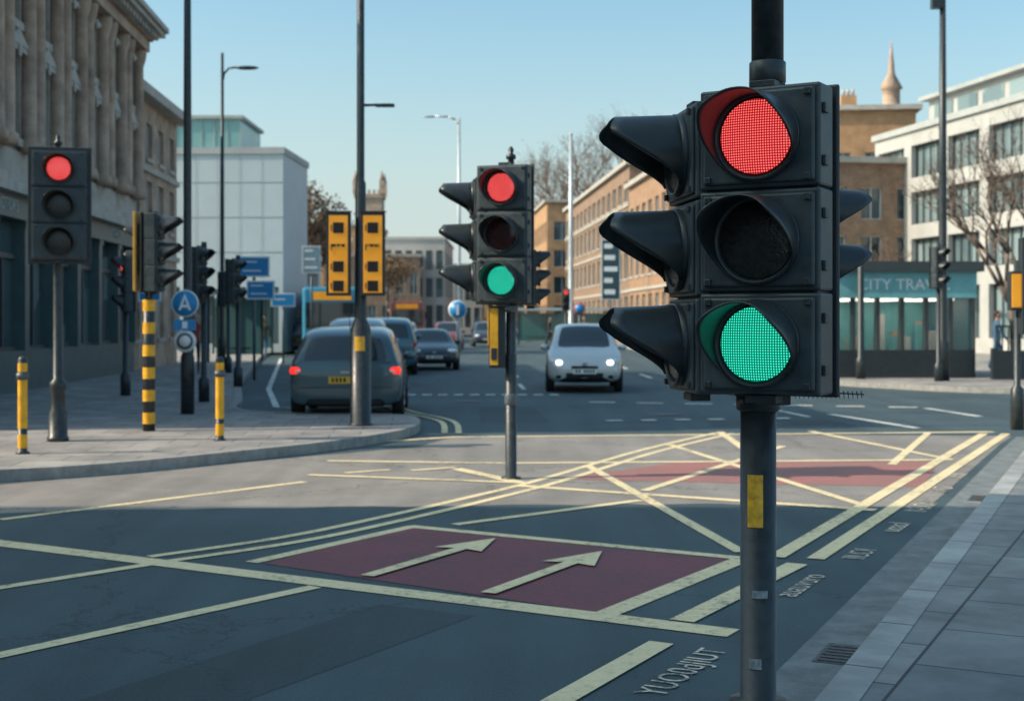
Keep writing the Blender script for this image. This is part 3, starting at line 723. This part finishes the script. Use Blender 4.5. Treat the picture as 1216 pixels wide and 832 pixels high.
A=E('stone_building',(-9.55,17.6,.12),R(93.8))
b=MB(); W=21.6; D=14; nb=10; p=W/nb
b.box(0,W,0.0,.3,0,.85,4)
for i in range(nb+1):
    c=i*p; b.box(max(0,c-.16),min(W,c+.16),-.06,.3,.8501,3.42,4)
    b.box(max(0,c-.2),min(W,c+.2),-.09,.3,3.4201,3.55,4)
for i in range(nb):
    a=i*p+.16;c=(i+1)*p-.16; b.box(a,c,.12,.2,2.75,2.85,1); b.box((a+c)/2-.03,(a+c)/2+.03,.12,.2,.8501,2.75,1); b.box(a,c,.10,.22,.8501,.93,1)
b.box(0,W,-.12,.3,3.5501,4.02,5); b.box(0,W,-.35,.3,4.0201,4.22,3)
b.box(0,W,-.22,.3,4.2201,4.42,3); b.box(0,W,-.06,.3,4.4201,4.95,3)
for ri,(z0,z1) in enumerate(((5.2,6.95),(7.6,8.9))):
    for i in range(nb+1):
        a=max(0,i*p-.55);c=min(W,i*p+.55); b.box(a,c,0,.45,z0,z1,0)
    for i in range(nb):
        a=i*p+.55;c=(i+1)*p-.55; b.box(a-.08,c+.08,-.14,-.001,z0-.16,z0,3); b.box(a-.12,c+.12,-.2,-.001,z1,z1+.12,3)
        if ri==0: b.gable(a-.14,c+.14,-.22,-.001,z1+.1201,z1+.46,3)
        b.box(a-.09,a,-.07,-.001,z0+.001,z1-.001,3); b.box(c,c+.09,-.07,-.001,z0+.001,z1-.001,3)
        b.box((a+c)/2-.07,(a+c)/2+.07,-.24,-.201,z1-.12,z1+.11,3)
        b.box(a,a+.07,.3,.4,z0,z1,6); b.box(c-.07,c,.3,.4,z0,z1,6); b.box(a+.07,c-.07,.3,.4,(z0+z1)/2-.04,(z0+z1)/2+.04,6)
b.box(0,W,0,.45,4.9501,5.2,0); b.box(0,W,0,.45,6.95,7.6,0); b.box(0,W,0,.45,8.9,9.25,0)
for i in range(nb+1):
    for dx in(-.33,.33):
        x=i*p+dx
        if x<.1 or x>W-.1: continue
        b.lathe([(.24,4.9501),(.24,5.15),(.17,5.2),(.165,7.0),(.155,8.75),(.22,8.95),(.25,9.15),(.25,9.25)],x,-.18,n=12)
for k,(dy,z0,z1) in enumerate(((.45,9.2501,9.55),(.55,9.5501,9.72),(.85,9.7201,9.85),(.95,9.8501,10.0))): b.box(-.02*k,W+.3*(k>1),-dy,.45,z0,z1,0 if k<2 else 3)
for i in range(54): b.box(i*.4+.05,i*.4+.22,-.74,-.551,9.56,9.7195,3)
b.box(0,W,-.1,.3,10.0001,10.45,0)
for i in range(43): b.box(i*.5+.1,i*.5+.3,-.06,.15,10.4501,10.85,3)
b.box(0,W,-.15,.3,10.8501,11.0,3)
b.box(.1,W-.1,.46,D,.02,10.3,0); b.box(.1,W-.1,.44,.459,4.5,9.2,2); b.box(.1,W-.1,.22,.4,.03,4.4,7)
b.box(W-.0999,W-.001,.46,D,0,9.9,0)
b.obj('facade',[STONE,FR,GL,STONEL,FASC,FASC,FRW,SHOPG],A)
SIGNT=mat('fascia_letters',(.35,.42,.42),.5,var=0)
for i,s in enumerate(('SOLICITORS','BANK & CO','TAILOR')): text('fascia_lettering',s,.34,SIGNT,A,(9+i*5,-.125,3.79),(R(90),0,0),ext=.01)
B=block('stone_building',(-11.2,39.5,.12),R(93),7,12,8.2,[(.9,3.2),(4.4,5.8),(6.5,7.6)],4,.9,STONE,FRW,GL,STONEL,sill=True,cornice=.45,band=True)
O=block('office_building',(-16.6,62,.12),R(-2),6.1,6,9.1,[(.4,3.0)],4,.4,GREYW,FR,GLW,PALE,sides=False,cornice=.08)
C=E('rooftop_pavilion',(-16.9,63,9.5)); b=MB(); b.box(0,4.2,0,5,0,1.5,0); b.box(-.15,4.35,-.15,5.15,1.5,1.65,1)
for i in range(8): b.box(i*.6-.02,i*.6+.02,-.03,-.001,0,1.5,1)
b.obj('glazed_storey',[TEALC,PALE],C)
b=MB()
for z in(4.6,6.2,7.8): b.box(0,6.1,-.02,-.001,z,z+.025)
for i in range(1,6): b.box(i*1.02,i*1.02+.02,-.025,-.0205,3.4,9.05)
b.obj('panel_joints',[PALE],O)
block('office_building',(-17.5,84,.12),R(8),5.5,10,5.2,[(.5,2.4),(3,4.4)],5,.3,PALE,FR,GLW,cornice=.1)
block('terrace_building',(-17.5,125,0),R(6),9,12,7.5,[(.8,3),(4,6)],7,.5,BRICKD,FRW,GL,STONEL,chim=2)
block('white_office_building',(-13.2,128,0),R(0),6.8,18,9.2,[(.8,3),(3.8,5.6),(6.4,8.2)],7,.35,WHITEW,FR,GLW,cornice=.1)
block('white_office_building',(-8.4,150,0),R(0),5,18,7.6,[(.8,3),(3.8,5.6)],5,.35,PALE,FR,GLW,cornice=.1)
block('terrace_building',(-24,150,0),R(0),9,12,12.0,[(.8,3),(4,6),(7,9)],6,.7,SAND,FRW,GL,STONEL,chim=2)
T=E('church_tower',(-21.6,205,0)); b=MB(); b.box(-2,2,-2,2,0,20,0); b.box(-2.2,2.2,-2.2,2.2,20,20.6,0)
for sx in(-1,1):
    for sy in(-1,1): b.box(sx*2-.35,sx*2+.35,sy*2-.35,sy*2+.35,20.6,22.6,0); b.lathe([(.4,22.6),(.02,24.2)],sx*2,sy*2,n=4)
    b.box(sx*.9-.4,sx*.9+.4,-2.05,-2.001,13,18,1); b.box(sx*.9-.35,sx*.9+.35,-2.05,-2.001,6,9,1)
for i in range(5): b.box(-1.6+i*.75,-1.25+i*.75,-2.15,-1.8,20.6,21.2,0)
b.obj('tower',[STONE,DARK],T)
for i in range(10):
    x=-34+i*8.5+random.uniform(-1,1); h=random.uniform(6,11)
    block('distant_building',(x,230+random.uniform(0,40),0),0,7.5,10,h,[(1,3),(4,5.5)],5,.6,random.choice([BRICKD,PALE,WHITEW,SAND]),FR,GL,cornice=.2,chim=i%3)
block('brick_building',(5.2,130,0),R(-86.2),40,14,12.0,[(1,3.2),(4.4,6.2),(7.2,9.0),(9.6,11.0)],14,1.1,BRICKD,FRW,GL,STONEL,sill=True,cornice=.3,band=True,chim=4)
block('brick_building',(7.7,88.5,0),R(-86.2),14,12,10.2,[(1,3.2),(4.4,6.2),(7.2,8.8)],6,1.0,BRICK,FRW,GL,STONEL,sill=True,cornice=.3,band=True,chim=2)
block('brick_building',(11.2,76,0),R(-80),10,12,9.4,[(1,3.2),(4.2,5.8),(6.6,8.2)],5,.8,BRICKD,FRW,GL,STONEL,sill=True,cornice=.3,band=True)
block('brick_building',(1.6,172,0),R(-86),30,14,14,[(1,3.2),(4.4,6.2),(7.2,9.0),(10,12)],12,.9,SAND,FRW,GL,STONEL,cornice=.3)
block('sandstone_building',(18.0,84,0),R(-6),7,10,14.6,[(.8,3.2),(4.3,6.2),(7.2,9.2),(10.1,12.0)],4,.85,SAND,FRW,GL,STONEL,sill=True,cornice=.35,band=True,chim=1)
T=E('church_spire',(25.9,92,0)); b=MB(); b.box(-.8,.8,-.8,.8,0,15.5,0); b.lathe([(.95,15.5),(.95,16),(.6,16.1),(.6,17.3),(.8,17.4),(.25,18.4),(.2,19.0),(.03,20.6)],n=8,mi=1); b.obj('spire',[SAND,STONE],T)
Wb=block('white_office_building',(19.0,70.5,0),R(-79),32,16,10.9,[(.8,3.2),(4.0,5.6),(6.3,7.9),(8.6,10.2)],9,.75,WHITEW,FR,GLW,PALE,t=.35,mull=3,cornice=.15,snb=4)
b=MB(); b.box(2,32,2,14,11.2,12.8,0); b.box(1.6,32.2,1.6,14.3,12.8,13.0,1)
for i in range(12): b.box(2.6+i*2.3,4.4+i*2.3,1.95,1.999,11.4,12.5,2)
b.obj('setback_storey',[WHITEW,PALE,GLW],Wb)
K=E('glazed_shop',(8.15,34.6,.12)); b=MB(); W=3.75
b.box(0,W,0,.25,0,.72,4); b.box(0,W,-.12,4,2.05,2.72,3); b.box(-.15,W+.15,-.25,4.2,2.72,2.98,5)
for i in range(7): b.box(i*W/6-(.05 if i else 0),i*W/6+(.05 if i<6 else 0),0,.2,.72,2.05,1)
for i in range(6): b.box(i*W/6+.05,(i+1)*W/6-.05,.1,.12,.72,2.05,2)
b.box(.1,W-.1,3.5,3.6,0,2.05,8); 
for i in range(14):
    x=.3+i*.24; b.box(x,x+.16,3.0-.4*(i%3),3.3-.4*(i%3),.0,random.uniform(.9,1.8),6+i%3)
for i in range(3): b.box(.5+i*1.1,1.2+i*1.1,.6,3.2,2.0,2.04,9)
for s in(0,W-.1): b.box(s,s+.1,.25,3.5,0,2.05,1)
b.box(0,W,.25,3.6,.0,.04,0)
TG=newmat('clear_glazing')[0]; tb=TG.node_tree.nodes['Principled BSDF']; tb.inputs['Alpha'].default_value=.35; tb.inputs['Base Color'].default_value=(.14,.30,.30,1); tb.inputs['Roughness'].default_value=.03
CLT=mat('shop_ceiling_light',(.9,.9,.9),emit=(1,.9,.75),es=5,var=0); CLT.cycles.emission_sampling='AUTO'
b.obj('pavilion',[PALE,FR,TG,mat('teal_fascia',(.16,.40,.42),.4),BLACK,FR,mat('stock_orange',(.5,.2,.05)),mat('stock_pale',(.5,.45,.4)),mat('stock_teal',(.1,.3,.3)),CLT],K)
text('fascia_lettering','CITY TRAVEL',.40,WHT,K,(W/2,-.13,2.38),(R(90),0,0),ext=.008)
b=MB(); b.box(0,.14,0,.2,0,.78); b.box(.1401,30,0,.2,0,.72); b.obj('low_black_wall',[BLACK],None,(12.0,33.6,.12))
b=MB(); b.box(0,8,-.03,.03,1.3,1.35); 
for i in range(54): b.box(i*.15,i*.15+.03,-.015,.015,.72,1.3)
b.obj('railing',[POLE],None,(12.1,33.7,.12))
b=MB(); b.box(0,24,0,12,0,3.4); b.box(-.2,24.2,-.2,12.2,3.4,3.6)
b.obj('corner_building_annex',[BRICKD],None,(30,40,.1))
# building across the side street (outside the photo) that shades the foreground
block('corner_building',(-44,-28,.12),0,30,36,13.5,[(.8,3.4),(4.6,6.8),(8,10),(11,12.6)],11,.9,STONE,FRW,GL,STONEL,cornice=.3)

# ------------------------------------------------------------------ trees
TW=mat('tree_bark',(.17,.125,.10),.9,var=.3,scale=6)
LF1=mat('spring_buds',(.22,.14,.08),.8,var=.4,scale=2); LF2=mat('bud_clumps_dark',(.12,.08,.05),.8,var=.3,scale=2)
def tree(loc,H,seed,leaves=500,spread=.5,ls=.10,depth=6,r0=None):
    rnd=random.Random(seed); P=E('bare_tree',loc); b=MB(); tips=[]
    def br(p,d,L,r,k):
        q=p+d*L*.5+Vector((rnd.uniform(-1,1),rnd.uniform(-1,1),0))*L*.05; e=q+(d+Vector((rnd.uniform(-.2,.2),rnd.uniform(-.2,.2),.08))).normalized()*L*.5
        n=7 if k<2 else (4 if k<4 else 3)
        b.tube(p,q,r,r*.82,n); b.tube(q,e,r*.82,r*.62,n)
        if k>=depth: tips.append(e); return
        if k>=3: tips.append(q)
        m=rnd.choice((2,3,3)) if k>0 else 4
        for i in range(m):
            a=rnd.uniform(0,6.28); s=spread*rnd.uniform(.6,1.3)
            nd=(d+Vector((math.cos(a)*s,math.sin(a)*s,rnd.uniform(-.05,.25)))).normalized()
            br(e,nd,L*rnd.uniform(.62,.86),r*.60,k+1)
    br(Vector((0,0,0)),Vector((0,0,1)),H*.24,r0 or H*.022,0)
    b.obj('branches',[TW],P)
    l=MB()
    for i in range(leaves):
        t=rnd.choice(tips)+Vector((rnd.gauss(0,.25),rnd.gauss(0,.25),rnd.gauss(0,.25)))
        a=Vector((rnd.uniform(-1,1),rnd.uniform(-1,1),rnd.uniform(-1,1))).normalized()*ls; c=a.cross(Vector((rnd.random(),rnd.random(),rnd.random()))).normalized()*ls*.7
        l.add([t-a,t+c,t+a,t-c],[(0,1,2,3)],rnd.choice((0,0,1)))
    l.obj('buds',[LF1,LF2],P)
tree((14.2,38,.12),7.8,3,500,.55,.03,r0=.13); tree((17.0,44,.12),8.5,5,500,.6,.03,r0=.13); tree((12.9,46,.12),4.6,9,400,.5,.03)
tree((-13.6,92,0),12,11,4500,.5,.13); tree((-15.5,97,0),10.5,12,4000,.5,.13); tree((-10.6,118,0),8,13,1500,.5,.12)
tree((9.2,150,0),27,21,1500,.55,.10,depth=7,r0=.55); tree((13.5,160,0),25,22,1200,.55,.10,depth=7,r0=.55)
tree((4.9,165,0),24,24,1000,.55,.10,depth=6,r0=.5)

# ------------------------------------------------------------------ pedestrians
SK=mat('skin',(.45,.27,.20),.6,var=0); HAIR=mat('hair',(.04,.025,.018),.7,var=0); SHOE=mat('shoes',(.02,.02,.02),.6,var=0)
def person(x,y,rot,top,leg,z0=.12,h=1.72,step=.25,seed=0):
    P=E('pedestrian',(x,y,z0),rot,h/1.75)
    J={'pel':(0,0,.95,.13),'wai':(0,0,1.10,.125),'che':(0,.01,1.32,.15),'nek':(0,0,1.48,.06),'hd0':(0,-.01,1.56,.07)}
    names=list(J)
    V=[J[k][:3] for k in names]; Rr=[J[k][3] for k in names]; Ed=[(0,1),(1,2),(2,3),(3,4)]
    def chain(start,pts):
        prev=start
        for x_,y_,z_,r_ in pts:
            V.append((x_,y_,z_)); Rr.append(r_); Ed.append((prev,len(V)-1)); prev=len(V)-1
    for sd in(-1,1):
        s=sd*step
        chain(2,[(sd*.19,0,1.40,.065),(sd*.235,s*.3,1.13,.048),(sd*.23,-.10+s*.6,.90,.036),(sd*.22,-.14+s*.7,.82,.035)])
        chain(0,[(sd*.09,0,.88,.10),(sd*.10,-s*.5-.02,.50,.065),(sd*.10,-s*.9+.03,.10,.045),(sd*.10,-s*.9-.10,.04,.035)])
    me=bpy.data.meshes.new('b'); me.from_pydata(V,Ed,[]); o=bpy.data.objects.new('figure',me); COL.objects.link(o)
    sk=o.modifiers.new('k','SKIN'); 
    for i,r in enumerate(Rr): me.skin_vertices[0].data[i].radius=(r,r*.8)
    me.skin_vertices[0].data[0].use_root=True
    su=o.modifiers.new('s','SUBSURF'); su.levels=1; su.render_levels=1
    dg=bpy.context.evaluated_depsgraph_get(); dg.update(); nm=bpy.data.meshes.new_from_object(o.evaluated_get(dg)); o.modifiers.clear(); o.data=nm
    for m in(top,leg,SK,SHOE): nm.materials.append(m)
    for p in nm.polygons:
        c=p.center; p.use_smooth=True
        if c.z<.11: mi=3
        elif abs(c.x)>.16 and c.z<.92 and c.z>.75: mi=2
        elif c.z<.92: mi=1
        elif c.z>1.50: mi=2
        else: mi=0
        p.material_index=mi
    o.parent=P
    b=MB(); b.ell((0,-.02,1.645),(.078,.098,.118),0,14,10); b.ell((0,.015,1.675),(.086,.098,.105),1,14,10); b.ell((0,-.118,1.63),(.012,.018,.018),0,6,4)
    for sd in(-1,1): b.ell((sd*.03,-.106,1.65),(.012,.01,.008),1,6,4); b.ell((sd*.08,-.01,1.64),(.012,.022,.032),0,6,5)
    b.box(-.025,.025,-.117,-.105,1.592,1.60,2)
    b.obj('head',[SK,HAIR,mat('lips',(.3,.1,.09),var=0)],P)
cl=[mat('coat_%d'%i,c,.85) for i,c in enumerate([(.03,.035,.05),(.25,.05,.04),(.05,.12,.2),(.3,.28,.24),(.04,.04,.04),(.12,.10,.07)])]
for i,(x,y,r,z) in enumerate([(7.2,76,10,.12),(7.9,80,170,.12),(8.6,72,200,.12),(6.9,92,20,.12),(8.0,66,90,.12),(-9.2,50,0,.12),(-11.4,56,160,.12),(-8.7,37,10,.12),(14.4,40,80,.12),(9.3,46,100,.12),(2.2,79,60,.12),(4.2,78.5,-30,.12),(1.2,95,10,.0),(-2,98,190,0),(.2,99,60,0)]):
    person(x,y,R(r),cl[i%6],cl[(i*2+4)%6],z,1.62+.04*(i%5),.25 if i%3 else .1)

# ------------------------------------------------------------------ light
az=math.atan2(-.985,-.17)
el=R(36)
S=Vector((math.sin(az)*math.cos(el),math.cos(az)*math.cos(el),math.sin(el)))
sd=bpy.data.lights.new('sun','SUN'); sd.energy=5; sd.angle=R(.5); sd.color=(1,.85,.68)
so=bpy.data.objects.new('sun',sd); COL.objects.link(so); so.rotation_euler=S.to_track_quat('Z','Y').to_euler(); so.location=(-20,-5,30)
w=bpy.data.worlds.new('World'); scene.world=w; w.use_nodes=True; nt=w.node_tree
bg=nt.nodes['Background']; sky=nt.nodes.new('ShaderNodeTexSky'); sky.sky_type='NISHITA'; sky.sun_disc=False
sky.sun_elevation=el; sky.sun_rotation=az; sky.air_density=1.1; sky.dust_density=3.0; sky.ozone_density=1.3
tint=nt.nodes.new('ShaderNodeMix'); tint.data_type='RGBA'; tint.blend_type='MULTIPLY'; tint.inputs[0].default_value=1; tint.inputs[7].default_value=(1.10,1.42,1.38,1)
nt.links.new(sky.outputs[0],tint.inputs[6])
# pale haze thickening towards the horizon all round the dome
tc=nt.nodes.new('ShaderNodeTexCoord'); sp=nt.nodes.new('ShaderNodeSeparateXYZ'); nt.links.new(tc.outputs['Generated'],sp.inputs[0])
mr=nt.nodes.new('ShaderNodeMapRange'); mr.interpolation_type='SMOOTHSTEP'; mr.inputs[1].default_value=-.05; mr.inputs[2].default_value=.27; mr.inputs[3].default_value=.92; mr.inputs[4].default_value=0
nt.links.new(sp.outputs[2],mr.inputs[0])
hz=nt.nodes.new('ShaderNodeMix'); hz.data_type='RGBA'; hz.inputs[7].default_value=(4.9,5.45,5.45,1)
nt.links.new(mr.outputs[0],hz.inputs[0]); nt.links.new(tint.outputs[2],hz.inputs[6]); nt.links.new(hz.outputs[2],bg.inputs['Color']); bg.inputs['Strength'].default_value=.15

# ------------------------------------------------------------------ camera
cd=bpy.data.cameras.new('camera'); cam=bpy.data.objects.new('camera',cd); COL.objects.link(cam); scene.camera=cam
cam.location=(0,0,1.6); cam.rotation_euler=(R(90),0,0); cd.sensor_width=36; cd.lens=1600/1216*36; cd.shift_y=-36/1216
cd.clip_end=3000; cd.dof.use_dof=True; cd.dof.focus_distance=5.3; cd.dof.aperture_fstop=3.6
scene.view_settings.view_transform='Standard'; scene.view_settings.look='None'; scene.view_settings.exposure=0
